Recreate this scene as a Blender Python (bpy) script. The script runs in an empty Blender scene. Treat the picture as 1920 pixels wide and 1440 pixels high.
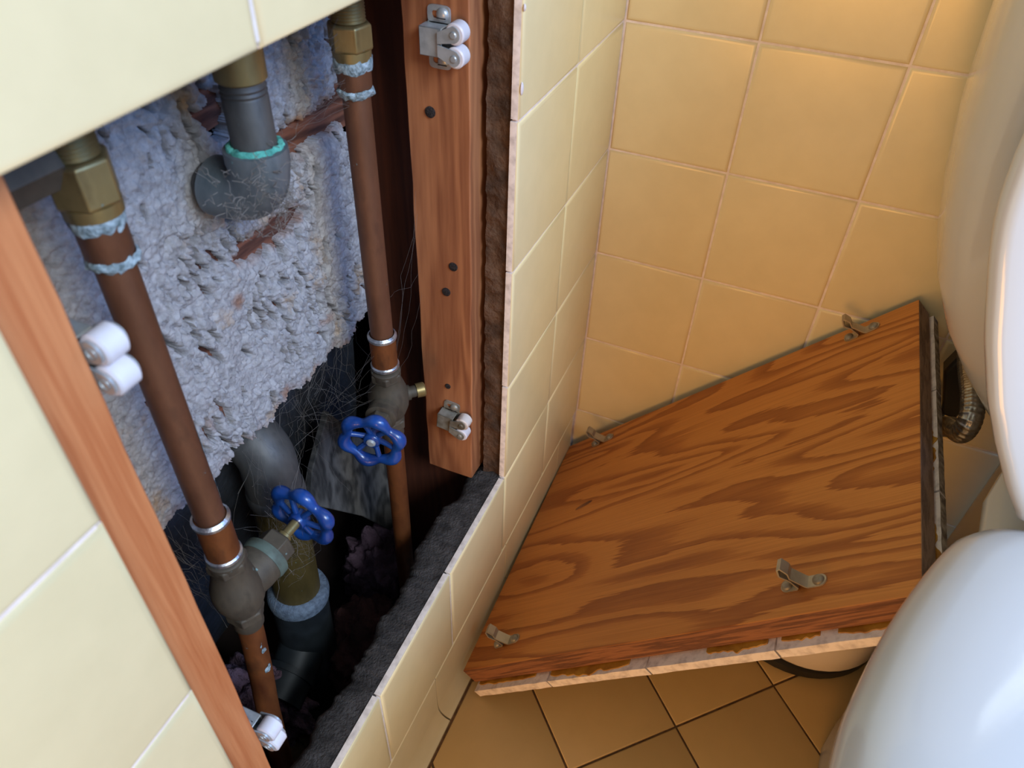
import bpy, bmesh, math, random
import numpy as np
from mathutils import Vector, Matrix, noise

random.seed(7)
scene = bpy.context.scene
COL = scene.collection
PI = math.pi

# ------------------------------------------------------------------ camera
cam_data = bpy.data.cameras.new('camera')
cam = bpy.data.objects.new('camera', cam_data)
COL.objects.link(cam)
cam_data.sensor_width = 36.0
cam_data.lens = 1417.0 / 1920.0 * 36.0
cam_data.clip_start = 0.01
R = ((0.92022895, 0.39008285, 0.03184429), (0.28359696, -0.60852029, -0.74113145), (-0.26972477, 0.69104155, -0.67060429))
right, down, fwd = [Vector(r) for r in R]
m = Matrix.Identity(4)
for i in range(3):
    m[i][0] = right[i]; m[i][1] = -down[i]; m[i][2] = -fwd[i]
m.translation = Vector((0.16500666, -0.64029878, 0.70038842))
cam.matrix_world = m
cam_data.dof.use_dof = True
cam_data.dof.focus_distance = 0.56
cam_data.dof.aperture_fstop = 13.0
scene.camera = cam

# ------------------------------------------------------------------ world, lights, exposure
world = bpy.data.worlds.new('world')
scene.world = world
world.use_nodes = True
bg = world.node_tree.nodes['Background']
bg.inputs[0].default_value = (0.64, 0.82, 1.0, 1)
bg.inputs[1].default_value = 0.36

def area_light(name, loc, target, size, size_y, power, color):
    d = bpy.data.lights.new(name, 'AREA')
    d.shape = 'RECTANGLE'; d.size = size; d.size_y = size_y
    d.energy = power; d.color = color
    o = bpy.data.objects.new(name, d)
    COL.objects.link(o)
    o.location = loc
    o.rotation_euler = (Vector(target) - Vector(loc)).to_track_quat('-Z', 'Z').to_euler()
    return o

# daylight from the bathroom's main window, high behind the photographer to the right
area_light('window_daylight', (1.6, -1.25, 1.8), (0.0, -0.35, 0.35), 0.7, 0.9, 43.0, (0.84, 0.94, 1.0))
# added blue fill from beyond the toilet; no window is known there
area_light('side_blue_fill', (1.8, -0.45, 1.4), (0.0, -0.4, 0.3), 0.7, 0.9, 22.0, (0.16, 0.40, 1.0))
# added warm fill, low behind the camera, to turn the back wall orange
area_light('low_warm_fill', (0.15, -1.8, 0.35), (0.3, -0.1, 0.3), 0.6, 0.6, 11.5, (1.0, 0.45, 0.08))

vs = scene.view_settings
vs.view_transform = 'Standard'
vs.look = 'None'
vs.gamma = 1.0
vs.use_curve_mapping = False
vs.exposure = 0.0

# ------------------------------------------------------------------ materials
def srgb(r, g, b):
    f = lambda c: (c / 255 / 12.92) if c / 255 <= 0.04045 else ((c / 255 + 0.055) / 1.055) ** 2.4
    return (f(r), f(g), f(b), 1.0)

class NT:
    def __init__(self, name):
        self.m = bpy.data.materials.new(name)
        self.m.use_nodes = True
        self.t = self.m.node_tree
        self.b = self.t.nodes['Principled BSDF']
    def n(self, typ, **kw):
        x = self.t.nodes.new(typ)
        for k, v in kw.items():
            if k.startswith('i_'):
                x.inputs[k[2:].replace('_', ' ')].default_value = v
            else:
                setattr(x, k, v)
        return x
    def l(self, a, b):
        self.t.links.new(a, b)
    def coords(self, scale=(1, 1, 1), rot=(0, 0, 0), src='Object'):
        tc = self.n('ShaderNodeTexCoord')
        mp = self.n('ShaderNodeMapping')
        mp.inputs['Scale'].default_value = scale
        mp.inputs['Rotation'].default_value = rot
        self.l(tc.outputs[src], mp.inputs[0])
        return mp.outputs[0]
    def noise(self, vec, scale, detail=4, rough=0.55, dist=0.0):
        x = self.n('ShaderNodeTexNoise')
        x.inputs['Scale'].default_value = scale
        x.inputs['Detail'].default_value = detail
        x.inputs['Roughness'].default_value = rough
        x.inputs['Distortion'].default_value = dist
        if vec is not None:
            self.l(vec, x.inputs['Vector'])
        return x.outputs[0]
    def ramp(self, fac, stops, interp='LINEAR'):
        x = self.n('ShaderNodeValToRGB')
        x.color_ramp.interpolation = interp
        els = x.color_ramp.elements
        while len(els) < len(stops):
            els.new(0.5)
        for e, (p, c) in zip(els, stops):
            e.position = p
            e.color = c if len(c) == 4 else (*c, 1)
        self.l(fac, x.inputs[0])
        return x.outputs[0]
    def mix(self, fac, a, b, mode='MIX'):
        x = self.n('ShaderNodeMix', data_type='RGBA', blend_type=mode)
        for s, v in ((0, fac), (6, a), (7, b)):
            if hasattr(v, 'links') or isinstance(v, bpy.types.NodeSocket):
                self.l(v, x.inputs[s])
            else:
                x.inputs[s].default_value = v
        return x.outputs[2]
    def math(self, op, a, b=0.0, c=0.0):
        x = self.n('ShaderNodeMath', operation=op)
        for i, v in enumerate((a, b, c)):
            if isinstance(v, bpy.types.NodeSocket):
                self.l(v, x.inputs[i])
            else:
                x.inputs[i].default_value = v
        return x.outputs[0]
    def bump(self, h, strength=0.3, dist=0.001, normal=None):
        x = self.n('ShaderNodeBump')
        x.inputs['Strength'].default_value = strength
        x.inputs['Distance'].default_value = dist
        self.l(h, x.inputs['Height'])
        if normal is not None:
            self.l(normal, x.inputs['Normal'])
        self.l(x.outputs[0], self.b.inputs['Normal'])
        return x.outputs[0]
    def set(self, color=None, rough=None, metal=None, coat=None, spec=None):
        for k, v in (('Base Color', color), ('Roughness', rough), ('Metallic', metal), ('Coat Weight', coat), ('Specular IOR Level', spec)):
            if v is None:
                continue
            if isinstance(v, bpy.types.NodeSocket):
                self.l(v, self.b.inputs[k])
            else:
                self.b.inputs[k].default_value = v
        return self.m

def simple(name, c1, c2=None, nscale=60, rough=0.5, metal=0.0, bump=0.0, bscale=None, bdist=0.001, stretch=(1, 1, 1), lo=0.35, hi=0.65, coat=None):
    t = NT(name)
    vec = t.coords(stretch)
    if c2 is not None:
        col = t.ramp(t.noise(vec, nscale), [(lo, srgb(*c1)), (hi, srgb(*c2))])
    else:
        col = srgb(*c1)
    t.set(col, rough, metal, coat)
    if bump:
        t.bump(t.noise(vec, bscale or nscale * 4, 6), bump, bdist)
    return t.m

M = {}
# glazed wall tile: yellow glaze, very slight mottling, soft gloss
def make_glaze(name, c1, c2, rough):
    t = NT(name)
    vec = t.coords()
    oi = t.n('ShaderNodeObjectInfo')
    base = t.mix(oi.outputs['Random'], srgb(*c1), srgb(*c2))
    mott = t.ramp(t.noise(vec, 35, 5), [(0.3, (0.94, 0.94, 0.93, 1)), (0.7, (1, 1, 1, 1))])
    t.set(t.mix(1.0, base, mott, 'MULTIPLY'), rough, 0.0, None, 0.5)
    t.bump(t.noise(vec, 22, 2), 0.12, 0.0006)
    return t.m
M['glaze'] = make_glaze('tile_glaze_yellow', (231, 217, 176), (228, 213, 171), 0.24)
M['floor_glaze'] = make_glaze('floor_tile_glaze', (212, 178, 120), (206, 171, 112), 0.42)
M['bisque'] = simple('tile_bisque', (232, 220, 213), (190, 177, 171), 150, 0.85, lo=0.45, hi=0.75, bump=0.3, bdist=0.0005)
M['bisque_old'] = simple('tile_bisque_old', (176, 160, 140), (96, 80, 66), 130, 0.9, bump=0.9, bdist=0.002, bscale=400)
M['grout'] = simple('grout_pale', (240, 228, 224), (222, 208, 202), 120, 0.8, bump=0.3, bdist=0.0004)
M['floor_grout'] = simple('grout_brown', (122, 92, 62), (92, 66, 42), 150, 0.9, bump=0.4, bdist=0.0005)
M['mortar'] = simple('mortar_brown', (98, 72, 54), (62, 44, 32), 70, 0.95, bump=0.9, bscale=260, bdist=0.003)
M['mortar_grey'] = simple('mortar_grey', (84, 80, 80), (50, 47, 47), 90, 0.95, bump=1.0, bscale=520, bdist=0.003)
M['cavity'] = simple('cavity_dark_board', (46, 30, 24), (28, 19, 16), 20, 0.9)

def wood(name, dark, light, grain=(60, 60, 4), rough=0.6, rings=9.0, bump=0.25, ringamt=0.5):
    t = NT(name)
    vec = t.coords(grain)
    big = t.noise(vec, 1.0, 3, 0.5, 0.3)
    s = t.math('SINE', t.math('MULTIPLY', big, rings * 2 * PI))
    s = t.math('MULTIPLY_ADD', s, 0.5, 0.5)
    fine = t.noise(t.coords((grain[0] * 12, grain[1] * 12, grain[2] * 6)), 1.0, 4)
    f = t.math('ADD', t.math('MULTIPLY', s, ringamt), t.math('MULTIPLY', fine, 1.0 - ringamt))
    col = t.ramp(f, [(0.2, srgb(*dark)), (0.8, srgb(*light))])
    t.set(col, rough)
    t.bump(fine, bump, 0.0006)
    return t.m
M['stud'] = wood('stud_red_fir', (132, 78, 48), (176, 116, 76), (26, 26, 3), 0.65, 7.0, 0.3, 0.38)
M['strip'] = wood('strip_lit_fir', (184, 104, 58), (212, 138, 88), (50, 50, 3), 0.65, 6.0, 0.3, 0.3)  # stud wood made lighter: the strong light on it is in the colour
M['shaded_stud'] = wood('shaded_stud', (70, 32, 18), (100, 50, 28), (26, 26, 3), 0.8, 6, 0.3, 0.35)  # stud wood made darker: the shade deep in the wall is in the colour
M['lath'] = wood('rough_lath', (70, 38, 28), (128, 78, 58), (40, 6, 60), 0.9, 5, 0.8)
M['grey_board'] = wood('weathered_board', (34, 32, 31), (92, 88, 84), (10, 30, 12), 0.85, 5, 0.6)

# plywood face: rotary-cut cathedral grain along local X
def make_ply():
    t = NT('plywood_fir')
    warp = t.noise(t.coords((5, 5, 5)), 1.0, 2)
    vec = t.coords((2.3, 14.0, 4.0))
    h = t.noise(vec, 1.0, 1.5, 0.45, 0.25)
    h = t.math('ADD', h, t.math('MULTIPLY', warp, 0.10))
    fr = t.noise(t.coords((26, 420, 20)), 1.0, 3)
    ph = t.math('ADD', t.math('MULTIPLY', h, 12.5), t.math('MULTIPLY', fr, 0.46))
    saw = t.math('FRACT', ph)
    band = t.ramp(saw, [(0.0, (0.06,) * 3), (0.46, (0.16,) * 3), (0.60, (0.62,) * 3), (0.88, (1.0,) * 3), (0.94, (0.08,) * 3), (1.0, (0.06,) * 3)])
    col = t.ramp(band, [(0.0, srgb(212, 138, 64)), (0.5, srgb(186, 112, 46)), (1.0, srgb(158, 88, 32))])
    streak = t.ramp(t.noise(t.coords((8, 700, 10)), 1.0, 3), [(0.35, (0.84, 0.80, 0.76, 1)), (0.65, (1, 1, 1, 1))])
    col = t.mix(1.0, col, streak, 'MULTIPLY')
    t.set(col, 0.5)
    t.bump(t.math('ADD', band, t.noise(t.coords((20, 600, 10)), 1.0, 3)), 0.18, 0.0006)
    return t.m
M['ply'] = make_ply()
M['ply_edge'] = wood('plywood_edge', (92, 54, 32), (146, 94, 58), (14, 14, 260), 0.8, 3, 0.5)
M['ply_edge_grey'] = wood('plywood_edge_grey', (112, 86, 68), (152, 122, 100), (160, 30, 160), 0.9, 3, 0.5)
M['glue'] = simple('yellow_glue', (190, 140, 52), (150, 98, 34), 60, 0.4, bump=0.4, bdist=0.001)

def make_plaster():
    t = NT('plaster_keys')
    vec = t.coords()
    base = t.ramp(t.noise(vec, 160, 8, 0.7), [(0.3, srgb(146, 141, 143)), (0.65, srgb(196, 192, 194))])
    st = t.ramp(t.noise(vec, 26, 5, 0.65), [(0.57, (0, 0, 0, 1)), (0.70, (0.75,) * 3)])
    col = t.mix(st, base, srgb(186, 150, 110))
    at = t.n('ShaderNodeAttribute', attribute_name='stain')
    col = t.mix(at.outputs['Fac'], col, srgb(150, 96, 58))
    t.set(col, 0.92)
    t.bump(t.noise(vec, 620, 8, 0.75), 0.8, 0.0014)
    return t.m
M['plaster'] = make_plaster()

def make_copper(name, c1, c2, c3, rough=0.42, metal=0.75):
    t = NT(name)
    vec = t.coords((1, 1, 0.4))
    col = t.ramp(t.noise(vec, 60, 5), [(0.3, srgb(*c1)), (0.55, srgb(*c2)), (0.75, srgb(*c3))])
    pt = t.ramp(t.noise(t.coords((1, 1, 1)), 170, 3), [(0.72, (0, 0, 0, 1)), (0.75, (0.55,) * 3)])
    col = t.mix(pt, col, srgb(130, 170, 170))
    t.set(col, rough, metal)
    t.bump(t.noise(vec, 500, 4), 0.15, 0.0004)
    return t.m
M['copper'] = make_copper('aged_copper', (98, 64, 46), (120, 80, 58), (80, 54, 42), 0.5, 0.45)
M['copper_low'] = make_copper('aged_copper_streaked', (100, 54, 30), (132, 78, 42), (58, 38, 28), 0.5, 0.45)
M['brass'] = make_copper('dull_brass', (132, 114, 74), (156, 136, 90), (104, 88, 58), 0.42, 0.65)
M['bronze'] = make_copper('dusty_bronze', (70, 62, 52), (92, 82, 68), (50, 44, 38), 0.65, 0.35)
M['bronze_green'] = make_copper('green_bronze', (74, 96, 92), (98, 112, 102), (70, 72, 62), 0.65, 0.3)
M['drain_brass'] = make_copper('olive_brass_tube', (84, 70, 36), (110, 92, 50), (62, 54, 30), 0.5, 0.6)
M['grey_pipe'] = make_copper('grey_dusty_pipe', (72, 70, 68), (94, 92, 90), (54, 54, 54), 0.55, 0.4)
M['elbow_pipe'] = make_copper('blue_grey_elbow', (88, 98, 104), (116, 122, 126), (70, 78, 82), 0.5, 0.4)
M['patina'] = simple('pale_patina', (176, 194, 204), (96, 112, 116), 320, 0.9, bump=0.9, bdist=0.0015, bscale=500)
M['verdigris'] = simple('verdigris', (104, 196, 178), (66, 140, 130), 160, 0.85, bump=0.9, bdist=0.001, bscale=600)
M['solder'] = simple('bright_solder', (206, 210, 216), (150, 150, 156), 200, 0.3, 0.8, bump=0.3)
M['black_pipe'] = simple('black_pipe', (40, 46, 50), (24, 28, 31), 40, 0.5)
M['slip_nut'] = simple('zinc_slip_nut', (112, 126, 142), (84, 94, 108), 240, 0.75, 0.3, bump=0.6, bscale=700)
M['blue'] = simple('blue_enamel', (26, 74, 150), (16, 50, 112), 60, 0.32, coat=0.3)
M['zinc'] = simple('zinc_plated_steel', (196, 202, 206), (168, 174, 178), 120, 0.38, 0.5)
M['zinc_dull'] = simple('dull_zinc_steel', (170, 168, 160), (122, 114, 98), 90, 0.5, 0.5)
M['steel'] = simple('satin_steel', (184, 176, 160), (158, 148, 130), 60, 0.38, 0.6)
M['nylon'] = simple('white_nylon', (226, 224, 232), (214, 210, 218), 60, 0.4)
M['nylon_dirty'] = simple('stained_nylon', (222, 214, 210), (168, 140, 118), 140, 0.5, lo=0.5, hi=0.75)
M['nail'] = simple('nail_steel', (72, 64, 62), (38, 33, 32), 900, 0.6, 0.5, bump=0.9, bscale=2600, bdist=0.001)
M['tub'] = simple('black_tub_shell', (34, 38, 46), (18, 20, 25), 60, 0.75, bump=0.6, bscale=200, bdist=0.002)
M['insulation'] = simple('pink_insulation', (132, 106, 122), (84, 60, 72), 28, 1.0, bump=1.0, bscale=160, bdist=0.006)
M['insulation_brown'] = simple('rosy_insulation', (110, 70, 66), (66, 42, 40), 28, 1.0, bump=1.0, bscale=160, bdist=0.006)
M['debris'] = simple('debris_brown', (104, 78, 54), (62, 46, 34), 70, 0.95, bump=0.9, bdist=0.002)
M['web'] = simple('cobweb', (126, 118, 112), None, rough=1.0)
M['hose'] = simple('braided_steel', (168, 162, 154), (132, 126, 118), 200, 0.32, 0.9)
M['black_plastic'] = simple('black_plastic', (26, 28, 32), None, rough=0.35)
M['white_plastic'] = simple('white_plastic', (206, 196, 190), None, rough=0.4)

def make_porcelain(name, c):
    t = NT(name)
    t.set(srgb(*c), 0.13, 0.0, 0.3, 0.5)
    return t.m
M['porcelain'] = make_porcelain('white_porcelain', (192, 189, 184))
M['seat'] = make_porcelain('white_seat_plastic', (194, 194, 196))

# ------------------------------------------------------------------ geometry helpers
class G:
    def __init__(self):
        self.v = []; self.f = []; self.mi = []
    def add(self, vs, fs, mi=0):
        o = len(self.v)
        self.v += [tuple(p) for p in vs]
        self.f += [tuple(i + o for i in q) for q in fs]
        self.mi += [mi] * len(fs)
        return self
    def box(self, lo, hi, mi=0):
        x0, y0, z0 = lo; x1, y1, z1 = hi
        return self.add([(x0, y0, z0), (x1, y0, z0), (x1, y1, z0), (x0, y1, z0), (x0, y0, z1), (x1, y0, z1), (x1, y1, z1), (x0, y1, z1)],
                        [(0, 3, 2, 1), (4, 5, 6, 7), (0, 1, 5, 4), (1, 2, 6, 5), (2, 3, 7, 6), (3, 0, 4, 7)], mi)
    def loft(self, rings, closed=True, cap=True, mi=0, loop=False):
        n = len(rings[0]); vs = [p for r in rings for p in r]; fs = []
        k = len(rings)
        for a in range(k if loop else k - 1):
            b = (a + 1) % k
            for i in range(n if closed else n - 1):
                j = (i + 1) % n
                fs.append((a * n + i, a * n + j, b * n + j, b * n + i))
        if cap and not loop:
            fs.append(tuple(range(n))[::-1]); fs.append(tuple((k - 1) * n + i for i in range(n)))
        return self.add(vs, fs, mi)
    def lathe(self, prof, org, axis, seg=28, cap=True, mi=0, phase=0.0):
        ax = Vector(axis).normalized()
        u = ax.orthogonal().normalized() if abs(ax.z) < 0.9 else Vector((1, 0, 0))
        u = (u - ax * u.dot(ax)).normalized(); w = ax.cross(u)
        rings = []
        for r, h in prof:
            rings.append([Vector(org) + ax * h + (u * math.cos(a) + w * math.sin(a)) * max(r, 1e-5) for a in [phase + 2 * PI * i / seg for i in range(seg)]])
        return self.loft(rings, True, cap, mi)
    def tube(self, path, r, seg=16, cap=True, loop=False, mi=0, mod=None):
        P = [Vector(p) for p in path]; n = len(P); rings = []
        u = None; s = 0.0
        for i, p in enumerate(P):
            a = P[(i - 1) % n] if (loop or i > 0) else p
            b = P[(i + 1) % n] if (loop or i < n - 1) else p
            t = (b - a).normalized()
            if u is None:
                u = t.orthogonal().normalized()
            u = (u - t * u.dot(t)).normalized(); w = t.cross(u)
            if i: s += (p - P[i - 1]).length
            rr = r[i] if isinstance(r, (list, tuple)) else r
            ring = []
            for k in range(seg):
                th = 2 * PI * k / seg
                q = rr * (mod(s, th) if mod else 1.0)
                ring.append(p + (u * math.cos(th) + w * math.sin(th)) * q)
            rings.append(ring)
        return self.loft(rings, True, cap, mi, loop)
    def xf(self, mat):
        self.v = [tuple(mat @ Vector(p)) for p in self.v]
        return self
    def mesh(self, name):
        me = bpy.data.meshes.new(name)
        me.from_pydata(self.v, [], self.f)
        me.polygons.foreach_set('material_index', self.mi)
        bm = bmesh.new(); bm.from_mesh(me)
        bmesh.ops.recalc_face_normals(bm, faces=bm.faces)
        bm.to_mesh(me); bm.free()
        return me
    def build(self, name, mats, parent=None, smooth=35, bevel=0.0, seg=2, local=False):
        return obj(name, self, mats, parent, smooth, bevel, seg, local)

ORG = {}
def obj(name, g, mats, parent=None, smooth=35, bevel=0.0, seg=2, local=False):
    if isinstance(g, G):
        if parent is not None and not local and parent.name in ORG:
            o = ORG[parent.name]
            g.v = [(p[0] - o[0], p[1] - o[1], p[2] - o[2]) for p in g.v]
        me = g.mesh(name)
    else:
        me = g
    ob = bpy.data.objects.new(name, me)
    COL.objects.link(ob)
    for mt in (mats if isinstance(mats, (list, tuple)) else [mats]):
        if me.materials.find(M[mt].name) < 0 or len(me.materials) < 1:
            me.materials.append(M[mt])
    if smooth:
        me.shade_smooth() if hasattr(me, 'shade_smooth') else None
        me.set_sharp_from_angle(angle=math.radians(smooth))
    if bevel:
        md = ob.modifiers.new('bevel', 'BEVEL'); md.width = bevel; md.segments = seg; md.limit_method = 'ANGLE'; md.angle_limit = math.radians(40)
    if parent is not None:
        ob.parent = parent
        ORG[ob.name] = (0, 0, 0) if local else ORG.get(parent.name, (0, 0, 0))
    return ob

def thing(name, label, cat, loc=(0, 0, 0), group=None):
    o = bpy.data.objects.new(name, None)
    COL.objects.link(o)
    o.empty_display_size = 0.02
    o.location = loc
    ORG[o.name] = tuple(loc)
    o['label'] = label; o['category'] = cat
    if group: o['group'] = group
    return o
def tag(o, label, cat, group=None):
    o['label'] = label; o['category'] = cat
    if group: o['group'] = group
    return o
def struct(o, label=None):
    o['kind'] = 'structure'
    if label: o['label'] = label
    return o

# ------------------------------------------------------------------ setting: tiled walls, floor, cove base
TT = 0.0062      # tile thickness
JT = 0.0016      # joint width
_tile_cache = {}
def tile_mesh(w, h, key):
    """tile lying in local XY with its glazed face at z = 0, body below; slot 0 glaze, slot 1 bisque"""
    k = (round(w, 4), round(h, 4), key)
    if k in _tile_cache: return _tile_cache[k]
    w -= JT; h -= JT
    lv = [(0.0, -TT), (0.0, -0.0016), (0.0005, -0.0007), (0.0016, -0.00015), (0.0034, 0.0)]
    rings = [[(-w / 2 + i, -h / 2 + i, z), (w / 2 - i, -h / 2 + i, z), (w / 2 - i, h / 2 - i, z), (-w / 2 + i, h / 2 - i, z)] for i, z in lv]
    g = G()
    g.loft(rings[:2], True, False, 1)
    g.loft(rings[1:], True, False, 0)
    g.add(rings[-1], [(0, 1, 2, 3)], 0)
    bm = bmesh.new()
    me = bpy.data.meshes.new('tile')
    me.from_pydata(g.v, [], g.f); me.polygons.foreach_set('material_index', g.mi)
    bm.from_mesh(me); bmesh.ops.remove_doubles(bm, verts=bm.verts, dist=1e-6); bmesh.ops.recalc_face_normals(bm, faces=bm.faces)
    bm.to_mesh(me); bm.free()
    me.shade_smooth(); me.set_sharp_from_angle(angle=math.radians(50))
    me.materials.append(M[key]); me.materials.append(M['bisque'])
    _tile_cache[k] = me
    return me
def put_tile(parent, w, h, key, mat, tilt=0.0025):
    o = bpy.data.objects.new('tile', tile_mesh(w, h, key))
    COL.objects.link(o); o.parent = parent
    j = Matrix.Rotation(random.uniform(-tilt, tilt), 4, 'X') @ Matrix.Rotation(random.uniform(-tilt, tilt), 4, 'Y')
    o.matrix_local = mat @ j
    return o

ZR = [0.07, 0.18, 0.29, 0.40, 0.51, 0.616, 0.73, 0.84, 0.95, 1.06]
YC = [0.0, -0.114, -0.224, -0.334, -0.444, -0.554, -0.664, -0.774, -0.884, -0.994]
XC = [0.0, 0.1082, 0.2182, 0.3282, 0.4382, 0.5482, 0.6582, 0.7682]
OY0, OY1, OZ0, OZ1 = -0.554, -0.224, 0.18, 0.616      # the access opening

# left wall: grout bed and mortar slab with the opening cut through it
g = G()
GX = -0.0013; BX = -0.0225
for (y0, y1, z0, z1) in ((-0.994, OY0, 0.0, 1.06), (OY1, 0.0, 0.0, 1.06), (OY0, OY1, 0.0, OZ0), (OY0, OY1, OZ1, 1.06)):
    g.box((-0.0058, y0 + (0.003 if y0 == OY1 else 0), z0 + (0.003 if z0 == OZ1 else 0)), (GX, y1 - (0.003 if y1 == OY0 else 0), z1 - (0.003 if z1 == OZ0 else 0)))
wall_left = struct(obj('wall_left', g, 'grout', None, 0), 'yellow tiled wall with a square access opening')
RW = Matrix(((0, 0, 1, 0), (1, 0, 0, 0), (0, 1, 0, 0), (0, 0, 0, 1)))     # local x->y, y->z, z->x
for i in range(len(YC) - 1):
    for j in range(len(ZR) - 1):
        yc = (YC[i] + YC[i + 1]) / 2; zc = (ZR[j] + ZR[j + 1]) / 2
        if OY0 < yc < OY1 and OZ0 < zc < OZ1: continue
        put_tile(wall_left, YC[i] - YC[i + 1], ZR[j + 1] - ZR[j], 'glaze', Matrix.Translation((0, yc, zc)) @ RW)

# mortar behind the tiles (brown scratch coat), a part of the wall
def rough_block(lo, hi, res, amp, scale, seed, skip=None):
    """closed box with subdivided faces pushed about by noise"""
    bm = bmesh.new()
    bmesh.ops.create_cube(bm, size=1.0)
    sx = [hi[i] - lo[i] for i in range(3)]
    for v in bm.verts:
        v.co = Vector([lo[i] + (v.co[i] + 0.5) * sx[i] for i in range(3)])
    for ax in range(3):
        n = max(1, int(sx[ax] / res))
        for k in range(1, n):
            c = [0, 0, 0]; c[ax] = lo[ax] + sx[ax] * k / n
            no = [0, 0, 0]; no[ax] = 1
            bmesh.ops.bisect_plane(bm, geom=bm.verts[:] + bm.edges[:] + bm.faces[:], plane_co=c, plane_no=no)
    for v in bm.verts:
        p = v.co * scale + Vector((seed, seed * 1.7, -seed))
        d = noise.noise_vector(p) + 0.5 * noise.noise_vector(p * 2.7) + 0.25 * noise.noise_vector(p * 6.1)
        d = Vector([d[i] * amp for i in range(3)])
        if skip: d = Vector([0 if skip[i] else d[i] for i in range(3)])
        v.co += d
    me = bpy.data.meshes.new('rough'); bm.to_mesh(me); bm.free()
    return me
# right jamb of the opening
obj('mortar_bed', rough_block((-0.0232, -0.2205, 0.165), (-0.0066, -0.165, 0.70), 0.0030, 0.0032, 90, 3.1, (1, 0, 0)), 'mortar', wall_left, 60)
# sill of the opening: broken grey mortar edge
def sill():
    g = G(); rings = []
    n = 260
    for i in range(n + 1):
        y = OY0 - 0.01 + (OY1 + 0.02 - OY0) * i / n
        e = 0.011 * noise.noise(Vector((y * 16, 1.3, 0))) + 0.006 * noise.noise(Vector((y * 55, 4.3, 0))) + 0.003 * noise.noise(Vector((y * 170, 7.3, 0)))
        w = 0.030 + e
        def nz(k, a): return a * (noise.noise(Vector((y * 60, k * 3.1, 2.0))) + 0.5 * noise.noise(Vector((y * 190, k * 5.1, 4.0))) + 0.85 * noise.noise(Vector((y * 430, k * 7.1, 4.0))))
        prof = [(-0.0020, 0.05), (-0.0020, OZ0 - 0.0014), (-0.0050, OZ0 - 0.0014), (-0.010, OZ0 - 0.002 + nz(1, 0.001)), (-0.0066 - w * 0.5, OZ0 - 0.0035 + nz(2, 0.0018)),
                (-0.0066 - w * 0.8, OZ0 - 0.006 + nz(3, 0.0025)), (-0.0066 - w + nz(8, .002), OZ0 - 0.011 + nz(4, 0.003)), (-0.0066 - w * 1.04 + nz(9, .003), OZ0 - 0.019 + nz(5, 0.003)),
                (-0.0066 - w * 0.92 + nz(6, 0.003), OZ0 - 0.032), (-0.0066 - w * 0.75 + nz(7, 0.003), OZ0 - 0.055), (-0.0066 - w * 0.6, 0.05)]
        rings.append([(x, y, z) for x, z in prof])
    g.loft(rings, True, True)
    return g
o = sill().build('mortar_sill', 'mortar_grey', wall_left, 60)
md = o.modifiers.new('sub', 'SUBSURF'); md.levels = 1; md.render_levels = 1
# plain mortar backing behind the rest of the wall
g = G()
for (y0, y1, z0, z1) in ((-0.994, -0.585, 0.0, 1.06), (-0.165, 0.0, 0.0, 1.06), (-0.585, -0.165, 0.0, 0.049), (-0.585, -0.165, 0.70, 1.06), (-0.2205, -0.165, 0.05, 0.165), (-0.585, OY0 - 0.004, 0.05, 0.70), (OY0 - 0.004, -0.2205, 0.622, 0.70)):
    g.box((BX, y0, z0), (-0.0059, y1, z1))
obj('mortar_backing', g, 'mortar', wall_left, 0)

# white caulk left at the edge of the opening
for (yy, zz, r) in ((-0.2222, 0.5300, 0.0026), (-0.2232, 0.5750, 0.0012)):
    g = G().lathe([(r, 0.0), (r * 0.9, 0.0006), (r * 0.5, 0.0011), (0, 0.0012)], (-0.0002, yy, zz), (1, 0, 0), 18, False)
    g.v = [(p[0], yy + (p[1] - yy) * 0.6, zz + (p[2] - zz) * 1.5 + 0.0006 * noise.noise(Vector(p) * 900)) for p in g.v]
    g.build('caulk_spot', 'nylon', wall_left, 60)
# back wall
g = G(); g.box((-0.02, GX * -1, 0.0), (0.7682, 0.02, 1.06))
wall_back = struct(obj('wall_back', g, 'grout', None, 0), 'yellow tiled wall behind the leaning panel')
RB = Matrix(((1, 0, 0, 0), (0, 0, -1, 0), (0, 1, 0, 0), (0, 0, 0, 1)))
for i in range(len(XC) - 1):
    for j in range(len(ZR) - 1):
        put_tile(wall_back, XC[i + 1] - XC[i], ZR[j + 1] - ZR[j], 'glaze', Matrix.Translation(((XC[i] + XC[i + 1]) / 2, 0.0, (ZR[j] + ZR[j + 1]) / 2)) @ RB)

# floor with square tiles laid diagonally
g = G(); g.box((-0.0, -0.95, -0.02), (0.7682, 0.0, -0.0016))
floor = struct(obj('floor', g, 'floor_grout', None, 0), 'tan floor tiles laid diagonally')
def clip(poly, ax, val, keep_greater):
    out = []
    for a, b in zip(poly, poly[1:] + poly[:1]):
        ia = (a[ax] >= val) == keep_greater; ib = (b[ax] >= val) == keep_greater
        if ia: out.append(a)
        if ia != ib:
            t = (val - a[ax]) / (b[ax] - a[ax])
            out.append((a[0] + (b[0] - a[0]) * t, a[1] + (b[1] - a[1]) * t))
    return out
def inset(poly, d):
    n = len(poly); res = []
    for i in range(n):
        p0, p1, p2 = Vector(poly[i - 1]), Vector(poly[i]), Vector(poly[(i + 1) % n])
        e1 = (p1 - p0).normalized(); e2 = (p2 - p1).normalized()
        n1 = Vector((-e1.y, e1.x)); n2 = Vector((-e2.y, e2.x))
        k = 1 + n1.dot(n2)
        q = p1 + (n1 + n2) * (d / max(k, 0.3))
        res.append((q.x, q.y))
    return res
FP = 0.110; FO = (0.206, -0.290)
D1 = (math.cos(PI / 4), math.sin(PI / 4)); D2 = (-D1[1], D1[0])
full = None
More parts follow.
